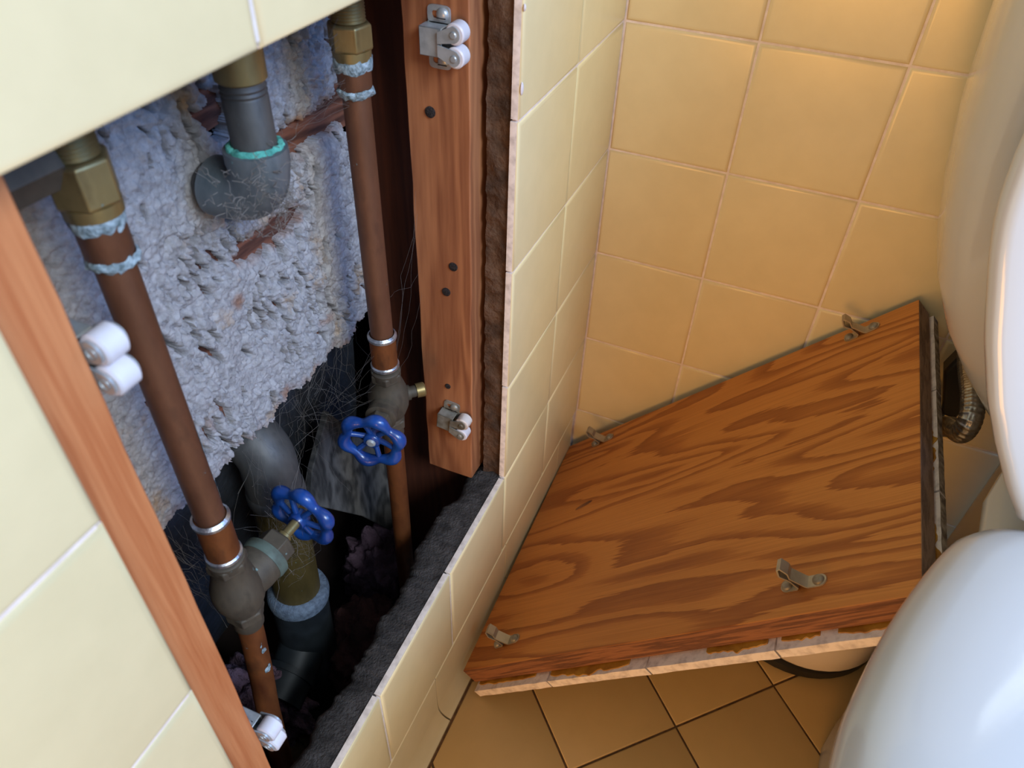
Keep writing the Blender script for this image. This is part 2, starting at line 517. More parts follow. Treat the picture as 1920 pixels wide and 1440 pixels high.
for a in range(-9, 10):
    for b in range(-9, 10):
        c = [(FO[0] + D1[0] * FP * (a + s) + D2[0] * FP * (b + t), FO[1] + D1[1] * FP * (a + s) + D2[1] * FP * (b + t)) for s, t in ((0, 0), (1, 0), (1, 1), (0, 1))]
        p = c
        for ax, val, gr in ((0, 0.0138, True), (1, -0.0138, False), (0, 0.7682, False), (1, -0.95, True)):
            p = clip(p, ax, val, gr)
            if len(p) < 3: break
        if len(p) < 3: continue
        area = abs(sum(p[i - 1][0] * p[i][1] - p[i][0] * p[i - 1][1] for i in range(len(p)))) / 2
        if area < 1.5e-4: continue
        cx = sum(q[0] for q in c) / 4; cy = sum(q[1] for q in c) / 4
        whole = area > FP * FP * 0.999
        if whole and full is not None:
            o = bpy.data.objects.new('tile', full); COL.objects.link(o); o.parent = floor
        else:
            q = [(x - cx, y - cy) for x, y in p]
            g = G()
            rings = [[(x, y, z) for x, y in inset(q, d)] for d, z in ((0.0010, -0.006), (0.0010, -0.0006), (0.0013, -0.0002), (0.0020, 0.0))]
            g.loft(rings, True, True)
            o = obj('tile', g, 'floor_glaze', floor, 50, local=True)
            if whole: full = o.data
        o.location = (cx, cy, random.uniform(-0.0003, 0.0003))

# cove base along both walls
def cove_profile():
    pr = [(0.0, 0.0692), (0.0, 0.05), (0.0001, 0.03), (0.0006, 0.018)]
    for k in range(1, 8):
        a = k / 7 * PI / 2
        pr.append((0.0006 + 0.0118 * (1 - math.cos(a)), 0.018 - 0.0165 * math.sin(a) + 0.0))
    pr += [(0.0124, -0.006), (-0.0058, -0.006), (-0.0058, 0.0692)]
    return pr
def cove(name, side, edges):
    root = bpy.data.objects.new(name, None); COL.objects.link(root); ORG[root.name] = (0, 0, 0)
    struct(root, 'curved yellow tile cove base along the floor')
    for a, b in zip(edges, edges[1:]):
        pr = cove_profile(); rings = []
        for t, s in ((a, 0.0), (b, 0.0)):
            tt = t - 0.0008 * (1 if t == max(a, b) else -1)
            rings.append([(x, tt, z) if side == 'left' else (tt, -x, z) for x, z in pr])
        G().loft(rings, True, True).build('cove_tile', 'glaze', root, 50)
    return root
cove('baseboard_left', 'left', [-0.012, -0.061, -0.2148, -0.3691, -0.5231, -0.6771, -0.8311, -0.95])
cove('baseboard_back', 'back', [-0.0, 0.1, 0.254, 0.408, 0.562, 0.716])

# dark shell with subfloor, added to close the wall cavity against stray light
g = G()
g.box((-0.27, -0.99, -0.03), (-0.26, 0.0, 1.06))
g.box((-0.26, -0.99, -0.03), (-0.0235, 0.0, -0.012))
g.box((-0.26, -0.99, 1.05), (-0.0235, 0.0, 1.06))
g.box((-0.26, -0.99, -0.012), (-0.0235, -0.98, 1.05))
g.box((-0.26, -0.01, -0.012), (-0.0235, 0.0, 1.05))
struct(obj('wall_cavity', g, 'cavity', None, 0), 'dark shell added to keep light out of the hollow behind the pipes')

# ------------------------------------------------------------------ framing timber inside the opening
def timber(name, label, mat, lo, hi, jag=0.0008, cat='stud'):
    bm = bmesh.new()
    me = rough_block(lo, hi, 0.02, jag, 40, 9.0)
    o = obj(name, me, mat, None, 30, 0.0008, 1)
    return tag(o, label, cat)
stud = timber('framing_stud', 'reddish wooden stud with two roller catches and nail heads beside the tiled jamb', 'stud', (-0.0715, -0.235, 0.178), (-0.028, -0.2068, 0.9))
g = G()
dark = timber('framing_stud', 'reddish-brown wooden stud with shade in its colour, set deep in the wall behind the copper pipe', 'shaded_stud', (-0.125, -0.205, -0.012), (-0.030, -0.172, 1.045))
strip = timber('framing_stud', 'orange wooden stud edge with bright light in its colour, along the near side of the opening by the cream tiles', 'strip', (-0.075, -0.582, 0.02), (-0.0225, -0.5245, 0.95))
for (x, z, r) in ((-0.055, 0.5102, 0.0036), (-0.0417, 0.4009, 0.0034), (-0.0479, 0.3774, 0.0034), (-0.0492, 0.2833, 0.0024)):
    G().lathe([(r, 0), (r, 0.0007), (r * 0.85, 0.0010), (0, 0.0010)], (x, -0.2350, z), (0, -1, 0), 20).build('nail_head', 'nail', stud)

# ------------------------------------------------------------------ double roller catches
def roller_catch(label, org, n, dirty=False, skew=0.0, mats=('zinc', 'nylon')):
    """org: middle of the base plate on the timber face, n = +1/-1 for the side (+y/-y) it stands out; local u=+x (towards the room), v=z"""
    t = thing('roller_catch', label, 'catch', org, 'double roller catches on the studs')
    def P(u, v, w):
        c, s = math.cos(skew), math.sin(skew)
        return (org[0] + u * c - v * s, org[1] + n * w, org[2] + u * s + v * c)
    def place(g):
        g.v = [P(*p) for p in g.v]; return g
    # slotted base plate: a ring of quads around each slot
    def slot_tab(v0, v1):
        g = G(); k = 24; outer = []; inner = []
        hu, hv = 0.0072, (v1 - v0) / 2; vc = (v0 + v1) / 2
        for i in range(k):
            a = 2 * PI * i / k
            ex = lambda c: math.copysign(abs(c) ** 0.45, c)
            outer.append((ex(math.cos(a)) * hu, vc + ex(math.sin(a)) * hv))
            inner.append((math.cos(a) * 0.0020 + math.copysign(0.0026, math.cos(a)), vc + math.sin(a) * 0.0020))
        rings = [[(u, v, w) for u, v in pts] for pts, w in ((outer, 0.0), (outer, 0.0011), (inner, 0.0011), (inner, 0.0))]
        return g.loft(rings, True, False, 0, True)
    plate = G()
    a = slot_tab(0.0075, 0.0175); b = slot_tab(-0.0175, -0.0075)
    plate.add(a.v, a.f); plate.add(b.v, b.f)
    plate.box((-0.0072, -0.0085, 0.0), (0.0072, 0.0085, 0.0011))
    place(plate).build('base_plate', mats[0], t, 40)
    # housing: bent sheet box open at the room side
    h = G(); x0, x1, v, d, s = -0.0085, 0.0058, 0.0080, 0.0100, 0.0010
    h.box((x0, -v, d - s), (x1, v, d)); h.box((x0, v - s, 0.001), (x1, v, d)); h.box((x0, -v, 0.001), (x1, -v + s, d)); h.box((x0, -v, 0.001), (x0 + s, v, d))
    place(h).build('housing', mats[0], t, 30, 0.0007, 2)
    for k, sg in enumerate((1, -1)):
        rc = (0.0135, sg * 0.0064)
        for w0 in (0.0004, 0.0108):
            arm = G()
            pts = []
            for i in range(13):
                aa = -PI / 2 + PI * i / 12
                pts.append((rc[0] + 0.0045 * math.cos(aa), rc[1] + 0.0045 * math.sin(aa)))
            pts += [(0.004, sg * 0.0035 + 0.0032), (0.004, sg * 0.0035 - 0.0032)]
            arm.loft([[(u, vv, w) for u, vv in pts] for w in (w0, w0 + 0.0009)], True, True)
            place(arm).build('roller_arm', mats[0], t, 40)
        rl = G().lathe([(0.0, 0.0014), (0.0052, 0.0014), (0.0060, 0.0022), (0.0060, 0.0098), (0.0052, 0.0106), (0.0, 0.0106)], (0, 0, 0), (0, 0, 1), 28, False)
        rl.v = [(p[0] + rc[0] + 0.0006, p[1] + rc[1], p[2]) for p in rl.v]
        r = place(rl).build('roller', mats[1] if not (dirty and k == 0) else 'nylon_dirty', t, 40)
        pin = G().lathe([(0.0021, 0.0), (0.0021, 0.0121), (0.0016, 0.0126), (0.0, 0.0127)], (0, 0, 0), (0, 0, 1), 16, False)
        pin.v = [(p[0] + rc[0] + 0.0006, p[1] + rc[1], p[2]) for p in pin.v]
        place(pin).build('pin', mats[0], r, 40)
    for vv in (0.0128, -0.0128):
        sc = G().lathe([(0.0038, 0.0010), (0.0038, 0.0018), (0.0030, 0.0030), (0.0014, 0.0036), (0.0, 0.0037)], (0, 0, 0), (0, 0, 1), 20, False)
        sc.v = [(p[0] + 0.0026, p[1] + vv, p[2]) for p in sc.v]
        screw = place(sc).build('screw', mats[0], t, 40)
        sl = G(); sl.box((-0.0003, vv - 0.0016, 0.0034), (0.0055, vv - 0.0011, 0.0038))
        place(sl).build('screw_slot', 'nail', screw, 0)
    return t
roller_catch('bright zinc roller catch near the top of the reddish stud', (-0.0465, -0.2352, 0.5555), -1)
roller_catch('worn roller catch with a stained roller at the bottom end of the reddish stud', (-0.0470, -0.2352, 0.2500), -1, True, -0.10, ('zinc_dull', 'nylon'))
roller_catch('blurred white roller catch poking out behind the near stud beside the copper pipe', (-0.0345, -0.5243, 0.5400), 1)
roller_catch('white roller catch low on the near stud above the debris', (-0.0330, -0.5243, 0.2640), 1)

# ------------------------------------------------------------------ plaster keys and lath (far side of the cavity)
def plaster():
    st = 0.00085
    ys = np.arange(-0.585, -0.200, st); zs = np.arange(0.322, 0.655, st)
    ny, nz = len(ys), len(zs)
    V = []; keep = np.ones((ny, nz), bool); stain = []
    for i, y in enumerate(ys):
        lo_edge = 0.337 + 0.011 * noise.noise(Vector((y * 34, 0.7, 0))) + 0.007 * noise.noise(Vector((y * 95, 2.7, 0))) + 0.003 * noise.noise(Vector((y * 260, 5, 0)))
        if y < -0.45: lo_edge += 0.000
        for j, z in enumerate(zs):
            p = Vector((y, z, 0.0))
            wob = Vector((noise.noise(p * 110), noise.noise(p * 110 + Vector((5, 5, 5))), 0)) * 0.0030 + Vector((noise.noise(p * 420), noise.noise(p * 420 + Vector((2, 7, 5))), 0)) * 0.0007
            q = p + wob
            # flakes: narrow steep cells with their own height, parted by cracks
            q1 = Vector(((q.x + 0.20 * q.y) * 180, (q.y - 0.3 * q.x) * 72, 0))
            dd, pp = noise.voronoi(q1)
            crack = min(1.0, (dd[1] - dd[0]) * 5.0)
            c1 = noise.cell(pp[0] * 7.3)
            d2, p2 = noise.voronoi(q * 300)
            small = min(1.0, (d2[1] - d2[0]) * 2.2)
            c2 = noise.cell(p2[0] * 5.1)
            big = noise.noise(p * 20) + 0.5 * noise.noise(p * 47)
            pz = noise.noise(p * 28 + Vector((3, 8, 1)))
            # open cracks on the far side, smoother towards the near side, in patches
            far = min(1.0, max(0.25, (y + 0.47) / 0.07))
            cz = far * min(1.2, max(0.15, 0.7 + 1.4 * pz))
            h = 0.0022 * big + 0.0010 * c1 * (0.3 + cz) + 0.0026 * (crack - 1.0) * cz + 0.0009 * c2 * (0.5 + 0.5 * cz) + 0.0010 * (small - 1.0) + 0.0008 * noise.noise(p * 230) + 0.0006 * noise.noise(p * 620)
            # steep slits between the keys, open to the lath behind
            uu = (y + 0.20 * z) * 112 + 0.9 * noise.noise(p * 45) + 0.25 * noise.noise(p * 160)
            vv = (z - 0.3 * y) * 52
            gate = noise.noise(Vector((math.floor(uu) * 3.7 + 0.5, vv + math.floor(uu) * 0.37, 4.0))) + 0.5 * pz - 0.02
            sl = abs(uu - math.floor(uu) - 0.5)
            if gate > 0.0 and far > 0.3:
                wd = min(0.14, 0.04 + 0.36 * gate)
                h -= 0.0035 * max(0.0, 1.0 - max(0.0, sl - wd) / 0.14) * min(1.0, gate * 5)
                if sl < wd and gate > 0.10: keep[i, j] = False
            # rows where the lath shows between the keys
            s = 0.0
            for gz, y0, y1, wd in ((0.4590, -0.366, -0.296, 0.0068), (0.5040, -0.318, -0.20, 0.0085), (0.412, -0.225, -0.2, 0.004)):
                e = wd + 0.0028 * noise.noise(Vector((y * 130, gz * 50, 1))) + 0.0015 * noise.noise(Vector((y * 330, gz * 50, 1)))
                end = min(1.0, max(0.0, (y - y0) / 0.018)) * min(1.0, max(0.0, (y1 - y) / 0.012)) if y0 < y < y1 else 0.0
                e *= end
                a = abs(z - gz) - e
                if end > 0:
                    if a < 0: keep[i, j] = False
                    s = max(s, 1.0 - max(a, 0) / 0.006)
                    h -= 0.004 * max(0.0, 1 - max(a, 0) / 0.008)
            # small torn hole by the elbow
            hh = math.hypot((y + 0.352) / 0.010, (z - 0.541) / 0.013) + 0.5 * noise.noise(p * 150)
            if hh < 0.9: keep[i, j] = False
            re = -0.222 + 0.012 * noise.noise(Vector((z * 40, 9, 0))) + 0.006 * noise.noise(Vector((z * 140, 9, 0)))
            if z > 0.48: re -= 0.022
            if y > re or z < lo_edge: keep[i, j] = False
            edge = max(0.0, 1 - (z - lo_edge) / 0.02)
            h -= 0.003 * edge
            s = max(s * 0.8, 0.55 * max(0, 1 - (z - lo_edge) / 0.010)) * (0.5 + noise.noise(p * 120))
            s = max(s, 1.2 * max(0.0, noise.noise(p * 42 + Vector((9, 2, 2))) - 0.52) * 4)
            V.append((-0.1115 + h, y, z)); stain.append(min(1, max(0, s)))
    F = []
    for i in range(ny - 1):
        for j in range(nz - 1):
            if keep[i, j] and keep[i + 1, j] and keep[i, j + 1] and keep[i + 1, j + 1]:
                a = i * nz + j
                F.append((a, a + nz, a + nz + 1, a + 1))
    me = bpy.data.meshes.new('plaster'); me.from_pydata(V, [], F)
    at = me.attributes.new('stain', 'FLOAT', 'POINT'); at.data.foreach_set('value', stain)
    bm = bmesh.new(); bm.from_mesh(me)
    bmesh.ops.delete(bm, geom=[v for v in bm.verts if not v.link_faces], context='VERTS')
    ed = [e for e in bm.edges if e.is_boundary]
    r = bmesh.ops.extrude_edge_only(bm, edges=ed)
    for v in [x for x in r['geom'] if isinstance(x, bmesh.types.BMVert)]:
        v.co.x -= 0.010; 
    bm.to_mesh(me); bm.free()
    return me
wall_far = obj('wall_far', plaster(), 'plaster', None, 80)
struct(wall_far, 'lumpy grey plaster squeezed through lath at the back of the cavity')
for k, zc in enumerate((0.371, 0.415, 0.459, 0.503, 0.547, 0.591, 0.635)):
    me = rough_block((-0.1275, -0.60, zc - 0.0155), (-0.1205, -0.205, zc + 0.0155), 0.012, 0.0012, 60, k * 3.3)
    obj('lath', me, 'lath', wall_far, 30)

# ------------------------------------------------------------------ bathtub shell behind, below the plaster
g = G(); rings = []
prof = [(-0.150, 0.385), (-0.152, 0.33), (-0.156, 0.26), (-0.162, 0.19), (-0.175, 0.12), (-0.20, 0.06), (-0.235, 0.03), (-0.255, 0.03), (-0.255, 0.385)]
for i in range(25):
    y = -0.60 + 0.39 * i / 24
    rings.append([(x + 0.003 * noise.noise(Vector((y * 20, z * 20, 0))), y, z) for x, z in prof])
tub = g.loft(rings, True, True).build('bathtub', 'tub', None, 60)
tag(tub, 'black underside of the bathtub in the shadow below the plaster', 'bathtub')

# ------------------------------------------------------------------ supply pipes
def hexprof(r, z0, z1, ch=0.0012):
    return [(r * 0.90, z0), (r, z0 + ch), (r, z1 - ch), (r * 0.90, z1)]
def supply_pipe(label, x, y, zn0, zn1, zc0, z_end, s1, rn, group):
    t = thing('supply_pipe', label, 'pipe', (x, y, z_end), group)
    G().lathe([(0.00795, z_end), (0.00795, zc0 + 0.002)], (x, y, 0), (0, 0, 1), 28).build('tube', 'copper', t)
    # adapter coupling, corroded cuff, collar, union nut, threads
    G().lathe([(0.0086, zc0), (0.0094, zc0 + 0.0015), (0.0094, zn0 - 0.010), (0.0098, zn0 - 0.008)], (x, y, 0), (0, 0, 1), 28).build('coupling', 'copper', t)
    pth = []
    g = G().lathe([(0.0085, zc0 - 0.003), (0.0100, zc0 - 0.0015), (0.0103, zc0 + 0.0005), (0.0096, zc0 + 0.002)], (x, y, 0), (0, 0, 1), 28, False)
    g.v = [tuple(Vector(p) + noise.noise_vector(Vector(p) * 340) * 0.0017) for p in g.v]
    g.build('corroded_ring', 'patina', t)
    g = G().lathe([(0.0097, zn0 - 0.0105), (0.0103, zn0 - 0.008), (0.0104, zn0 - 0.004), (0.0100, zn0 - 0.003)], (x, y, 0), (0, 0, 1), 28, False)
    g.v = [tuple(Vector(p) + noise.noise_vector(Vector(p) * 300) * 0.0015) for p in g.v]
    g.build('corroded_ring', 'patina', t)
    G().lathe([(0.0098, zn0 - 0.005), (rn * 0.86, zn0 - 0.0045), (rn * 0.88, zn0 + 0.0005)], (x, y, 0), (0, 0, 1), 32).build('collar', 'brass', t)
    G().lathe(hexprof(rn, zn0, zn1), (x, y, 0), (0, 0, 1), 6, True, 0, 0.3).build('union_nut', 'brass', t, 25, 0.0006, 2)
    pr = []
    for k in range(16):
        z = zn1 + k * 0.0016
        pr += [(rn * 0.70, z), (rn * 0.76, z + 0.0006)]
    pr += [(rn * 0.75, zn1 + 0.03), (rn * 0.75, 0.80)]
    G().lathe(pr, (x, y, 0), (0, 0, 1), 28).build('threaded_body', 'brass', t)
    # lower coupling between the two bright solder rings
    G().lathe([(0.0082, s1[1] - 0.001), (0.0094, s1[1]), (0.0094, s1[0]), (0.0082, s1[0] + 0.001)], (x, y, 0), (0, 0, 1), 28).build('coupling', 'copper_low', t)
    for z in s1:
        G().lathe([(0.0090, z - 0.0022), (0.0103, z - 0.0012), (0.0104, z + 0.0008), (0.0088, z + 0.0024)], (x, y, 0), (0, 0, 1), 28, False).build('solder_ring', 'solder', t)
    return t
LX, LY = -0.072, -0.4675
RX, RY = -0.072, -0.2882
sp = supply_pipe('brown copper pipe with a big brass nut nearest the camera', LX, LY, 0.559, 0.577, 0.535, 0.337, (0.371, 0.340), 0.0124, 'copper supply pipes')
G().lathe([(0.0125, 0.0), (0.0125, 0.034), (0.0140, 0.034), (0.0140, 0.060)], (LX - 0.006, LY - 0.006, 0.578), (-0.25, -1, -0.1), 8).build('side_outlet', 'bronze', sp, 25)  # brass body in shade; the darker bronze carries that shade
supply_pipe('slim copper pipe with a brass nut in front of the dark stud', RX, RY, 0.5605, 0.5745, 0.539, 0.338, (0.3664, 0.3401), 0.0120, 'copper supply pipes')
# streaks of green on the near pipe
for (z, a, l) in ((0.49, 1.2, 0.010), (0.425, 0.75, 0.030), (0.40, 0.9, 0.022), (0.36, 0.7, 0.012)):
    g = G(); n = 14; rows = []
    for i in range(n + 1):
        zz = z - l / 2 + l * i / n
        wdt = 0.16 * math.sin(PI * i / n) * (0.7 + 0.6 * noise.noise(Vector((zz * 300, a, 0))))
        rows.append([(LX + 0.0082 * math.cos(a + k * wdt), LY + 0.0082 * math.sin(a + k * wdt), zz) for k in (-1, -0.3, 0.3, 1)])
    g.loft(rows, False, False)
    g.build('patina_flake', 'verdigris' if z == 0.49 else 'patina', sp)

# ------------------------------------------------------------------ stop valves with blue handwheels
def handwheel(t, c, ax, r0, r_tube, up):
    ax = Vector(ax).normalized(); u = (Vector(up) - ax * Vector(up).dot(ax)).normalized(); w = ax.cross(u)
    c = Vector(c)
    path = []; rad = []; n = 96
    for i in range(n):
        a = 2 * PI * i / n
        s = 0.5 + 0.5 * math.cos(6 * a)
        rr = r0 * (0.86 + 0.13 * s)
        path.append(c + (u * math.cos(a) + w * math.sin(a)) * rr)
        rad.append(r_tube * (0.72 + 0.38 * s))
    wheel = G().tube(path, rad, 12, False, True)
    for k in range(6):
        a = 2 * PI * (k + 0.5) / 6
        d = u * math.cos(a) + w * math.sin(a)
        wheel.tube([c - ax * 0.0035 + d * 0.003, c - ax * 0.002 + d * r0 * 0.5, c + d * r0 * 0.84], [0.0024, 0.0020, 0.0022], 8)
    wheel.lathe([(0.0, -0.0075), (0.0055, -0.0075), (0.0062, -0.006), (0.0062, 0.0005), (0.0050, 0.0016), (0.0, 0.0016)], c, ax, 20, False)
    o = wheel.build('handwheel', 'blue', t, 60)
    sc = G().lathe([(0.0034, 0.0014), (0.0034, 0.0024), (0.0022, 0.0034), (0.0, 0.0036)], c, ax, 16, False)
    sc.build('screw', 'zinc', o)
    return o
def stop_valve(label, x, y, zt, zc, zb, ax, blen, wheel_c, body_mat, bon_mat, rb, up, cap):
    t = thing('stop_valve', label, 'valve', (x, y, zb), 'stop valves with blue handwheels')
    ax = Vector(ax).normalized(); c = Vector((x, y, zc))
    prof = [(0.0096, zt), (0.0108, zt - 0.001), (0.0108, zt - 0.006), (0.0100, zt - 0.008), (0.0128, zc + 0.013), (0.0150, zc + 0.006), (0.0155, zc), (0.0148, zc - 0.007), (0.0120, zc - 0.015), (0.0098, zb + 0.010), (0.0104, zb + 0.008), (0.0104, zb), (0.0092, zb - 0.001)]
    body = G().lathe(prof, (x, y, 0), (0, 0, 1), 32)
    body.lathe([(0.0125, 0.0), (rb * 0.98, blen * 0.30), (rb, blen * 0.48)], c, ax, 28)
    body.build('body', body_mat, t, 45)
    for za, zz in ((zt - 0.0095, zt - 0.002), (zb - 0.0005, zb + 0.008)):
        G().lathe(hexprof(0.0120, za, zz, 0.001), (x, y, 0), (0, 0, 1), 6).build('end_hex', body_mat, t, 25, 0.0005, 2)
    G().lathe([(rb * 1.02, blen * 0.46), (rb * 1.05, blen * 0.50), (rb * 1.05, blen * 0.60), (rb * 0.9, blen * 0.62)], c, ax, 28).build('bonnet_collar', bon_mat, t)
    G().lathe(hexprof(rb * 0.84, blen * 0.60, blen * 0.86), c, ax, 6).build('packing_nut', 'bronze', t, 25, 0.0005, 2)
    wl = (Vector(wheel_c) - c).length
    stem = G().lathe([(0.0048, blen * 0.84), (0.0050, blen * 0.95), (0.0034, blen * 0.97), (0.0034, wl)], c, ax, 16)
    stem.build('stem', 'brass', t)
    handwheel(t, wheel_c, ax, 0.0212, 0.0046, up)
    if cap:
        d = Vector(cap).normalized()
        G().lathe([(0.0060, 0.010), (0.0060, 0.0165), (0.0046, 0.0165), (0.0046, 0.022)], c, d, 16).build('drain_boss', 'bronze', t)
        G().lathe([(0.0056, 0.0215), (0.0058, 0.0275), (0.0048, 0.0285), (0, 0.0287)], c, d, 14, False).build('drain_cap', 'brass', t)
    return t
axR = Vector((-0.060 - RX, -0.333 - RY, 0.0)).normalized()
stop_valve('valve with a blue six-lobed handwheel facing out, under the slim copper pipe', RX, RY, 0.336, 0.307, 0.279, axR, 0.038, Vector((RX, RY, 0.307)) + axR * 0.0462, 'bronze', 'bronze', 0.0110, (0.3, 0, 1), (0.70, 0.70, 0.0))
axL = Vector((0.05, 1.0, 0.0)).normalized()
stop_valve('valve with a blue handwheel seen edge-on from behind, low on the near pipe', LX, LY, 0.337, 0.303, 0.277, axL, 0.046, Vector((LX, LY, 0.303)) + axL * 0.062, 'bronze', 'bronze_green', 0.0145, (0.2, 0, 1), None)

def lower_pipe(label, pts, mat):
    t = thing('lower_pipe', label, 'pipe', pts[-1])
    G().tube(pts, 0.0079, 24).build('tube', mat, t)
    a = Vector(pts[0]); b = Vector(pts[1]); d = (b - a).normalized()
    G().lathe([(0.0094, 0.0), (0.0094, 0.010), (0.0085, 0.0115)], a, d, 24).build('solder_cuff', 'bronze', t)
    return t
lp = lower_pipe('streaked copper pipe with pale drips running down below the near valve', [(LX, LY, 0.2775), (LX, LY - 0.002, 0.25), (LX, LY - 0.006, 0.21), (LX + 0.001, LY - 0.012, 0.17), (LX + 0.002, LY - 0.018, 0.10), (LX + 0.002, LY - 0.02, -0.011)], 'copper_low')
for (z, a, r) in ((0.243, 0.5, 0.0022), (0.222, 0.45, 0.0028), (0.2245, 0.75, 0.0014), (0.249, 0.2, 0.001)):
    yy = LY - 0.006 * (0.2775 - z) / 0.0675
    g = G(); n = Vector((math.cos(a), math.sin(a) * 0.6 - 0.35, 0)).normalized()
    g.lathe([(r, 0.0), (r * 0.8, 0.0005), (0, 0.0007)], Vector((LX, yy, z)) + n * 0.0079, n, 10, False)
    g.v = [tuple(Vector(p) + noise.noise_vector(Vector(p) * 400) * 0.0008) for p in g.v]
    g.build('pale_drip', 'patina', lp)
lower_pipe('plain copper pipe dropping below the outward-facing valve', [(RX, RY, 0.279), (RX, RY, 0.21), (RX, RY - 0.001, 0.14), (RX, RY - 0.002, -0.011)], 'copper_low')

# ------------------------------------------------------------------ spout pipe with elbow in the middle
SX, SY = -0.074, -0.3735
t = thing('spout_pipe', 'grey iron nipple ending in a dusty elbow with a green-crusted joint', 'pipe', (SX, SY, 0.515))
G().lathe([(0.0102, 0.566), (0.0106, 0.5675), (0.0102, 0.569), (0.0106, 0.5705), (0.0100, 0.573), (0.0105, 0.5735), (0.0105, 0.532), (0.0105, 0.530)][::-1] if False else [(0.0105, 0.530), (0.0105, 0.565), (0.0100, 0.566), (0.0106, 0.5672), (0.0100, 0.5684), (0.0106, 0.5696), (0.0100, 0.571), (0.0100, 0.574)], (SX, SY, 0), (0, 0, 1), 30).build('nipple', 'grey_pipe', t)
G().lathe([(0.0104, 0.572), (0.0116, 0.573), (0.0118, 0.600), (0.0118, 0.80)], (SX, SY, 0), (0, 0, 1), 30).build('reducer', 'brass', t)
path = []; rad = []
for i in range(15):
    a = i / 14 * PI / 2
    path.append((SX - 0.017 * (1 - math.cos(a)), SY, 0.531 - 0.017 * math.sin(a)))
    rad.append(0.0148)
path = [(SX, SY, 0.541), (SX, SY, 0.5405), (SX, SY, 0.534)] + path[1:] + [(SX - 0.022, SY, 0.514), (SX - 0.030, SY, 0.514), (SX - 0.0305, SY, 0.514)]
rad = [0.0128, 0.0150, 0.0152] + [0.0142] * 14 + [0.0152, 0.0152, 0.0130]
G().tube(path, rad, 28).build('elbow', 'elbow_pipe', t, 50)
G().lathe([(0.0104, 0.0), (0.0106, 0.006)], (SX - 0.030, SY, 0.514), (-1, 0, 0), 24).build('stub', 'grey_pipe', t)
g = G().lathe([(0.0136, 0.5395), (0.0130, 0.5420), (0.0112, 0.5430), (0.0104, 0.5420)], (SX, SY, 0), (0, 0, 1), 40, False)
g.v = [tuple(Vector(p) + noise.noise_vector(Vector(p) * 420) * 0.0012) for p in g.v]
g.build('green_crust', 'verdigris', t)

# ------------------------------------------------------------------ tub overflow and waste pipe
WX, WY = -0.120, -0.374
t = thing('waste_pipe', 'olive brass waste tube with a grey elbow on top and a chunky grey slip nut', 'pipe', (WX, WY - 0.006, -0.012))
path = [(WX - 0.030, WY + 0.006, 0.318), (WX - 0.027, WY + 0.005, 0.318)]
for i in range(13):
    a = i / 12 * PI / 2
    path.append((WX - 0.024 + 0.024 * math.sin(a), WY + 0.004 - 0.004 * i / 12, 0.294 + 0.024 * math.cos(a)))
path += [(WX, WY, 0.28), (WX, WY - 0.0005, 0.265)]
G().tube(path, 0.0198, 30).build('elbow', 'grey_pipe', t, 60)
G().lathe([(0.0202, 0.262), (0.0210, 0.264), (0.0210, 0.272), (0.0200, 0.274)], (WX, WY, 0), (0, 0, 1), 32, False).build('seam_ring', 'grey_pipe', t)
G().tube([(WX, WY, 0.268), (WX, WY - 0.006, 0.14)], 0.0188, 30).build('tube', 'drain_brass', t)
G().tube([(WX, WY - 0.0052, 0.1505), (WX, WY - 0.0053, 0.1495), (WX, WY - 0.0056, 0.1440), (WX, WY - 0.0060, 0.1375), (WX, WY - 0.0061, 0.136)], [0.0195, 0.0238, 0.0255, 0.0248, 0.021], 36).build('slip_nut', 'slip_nut', t, 60)
G().tube([(WX, WY - 0.006, 0.139), (WX + 0.001, WY - 0.010, 0.08), (WX + 0.001, WY - 0.012, -0.012)], 0.0232, 30).build('sleeve', 'black_pipe', t)
path = [(WX, WY - 0.010, 0.082), (WX + 0.004, WY - 0.035, 0.072), (WX + 0.006, WY - 0.065, 0.066)]
G().tube(path, 0.0205, 24).build('branch', 'black_pipe', t)
G().tube([(WX + 0.004, WY - 0.040, 0.071), (WX + 0.0043, WY - 0.045, 0.0702)], 0.0225, 24).build('branch_ring', 'black_pipe', t)

# ------------------------------------------------------------------ weathered board, insulation, debris
bd = [(-0.292, 0.272), (-0.268, 0.228), (-0.224, 0.150), (-0.212, 0.106), (-0.2137, 0.012), (-0.275, 0.120), (-0.337, 0.207), (-0.325, 0.236)]
g = G().loft([[(-0.128 + 0.010 * (0.27 - z) / 0.27 + 0.002 * noise.noise(Vector((y * 90, z * 90, 0))), y, z) for y, z in bd], [(-0.134 + 0.010 * (0.27 - z) / 0.27, y, z) for y, z in bd]])
tag(g.build('weathered_board', 'grey_board', None, 20, 0.0008, 1), 'weathered grey board leaning in the dark behind the blue handwheels', 'board')

def lump(name, label, mat, c, s, seed, cat, amp=0.35, sub=4, sc=2.2, group=None):
    bm = bmesh.new(); bmesh.ops.create_icosphere(bm, subdivisions=sub, radius=1.0)
    for v in bm.verts:
        p = v.co.copy()
        k = 1 + amp * noise.noise(p * sc + Vector((seed, 0, 0))) + amp * 0.45 * noise.noise(p * sc * 3 + Vector((0, seed, 0))) + amp * 0.2 * noise.noise(p * sc * 8)
        v.co = Vector((c[0] + p.x * s[0] * k, c[1] + p.y * s[1] * k, max(-0.0119, c[2] + p.z * s[2] * k)))
    me = bpy.data.meshes.new(name); bm.to_mesh(me); bm.free()
    return tag(obj(name, me, mat, None, 80), label, cat, group)
lump('insulation_batt', 'lavender-pink fluff of insulation behind the streaked copper pipe', 'insulation', (-0.136, -0.434, 0.040), (0.044, 0.028, 0.046), 1.0, 'insulation', 0.4, 5)
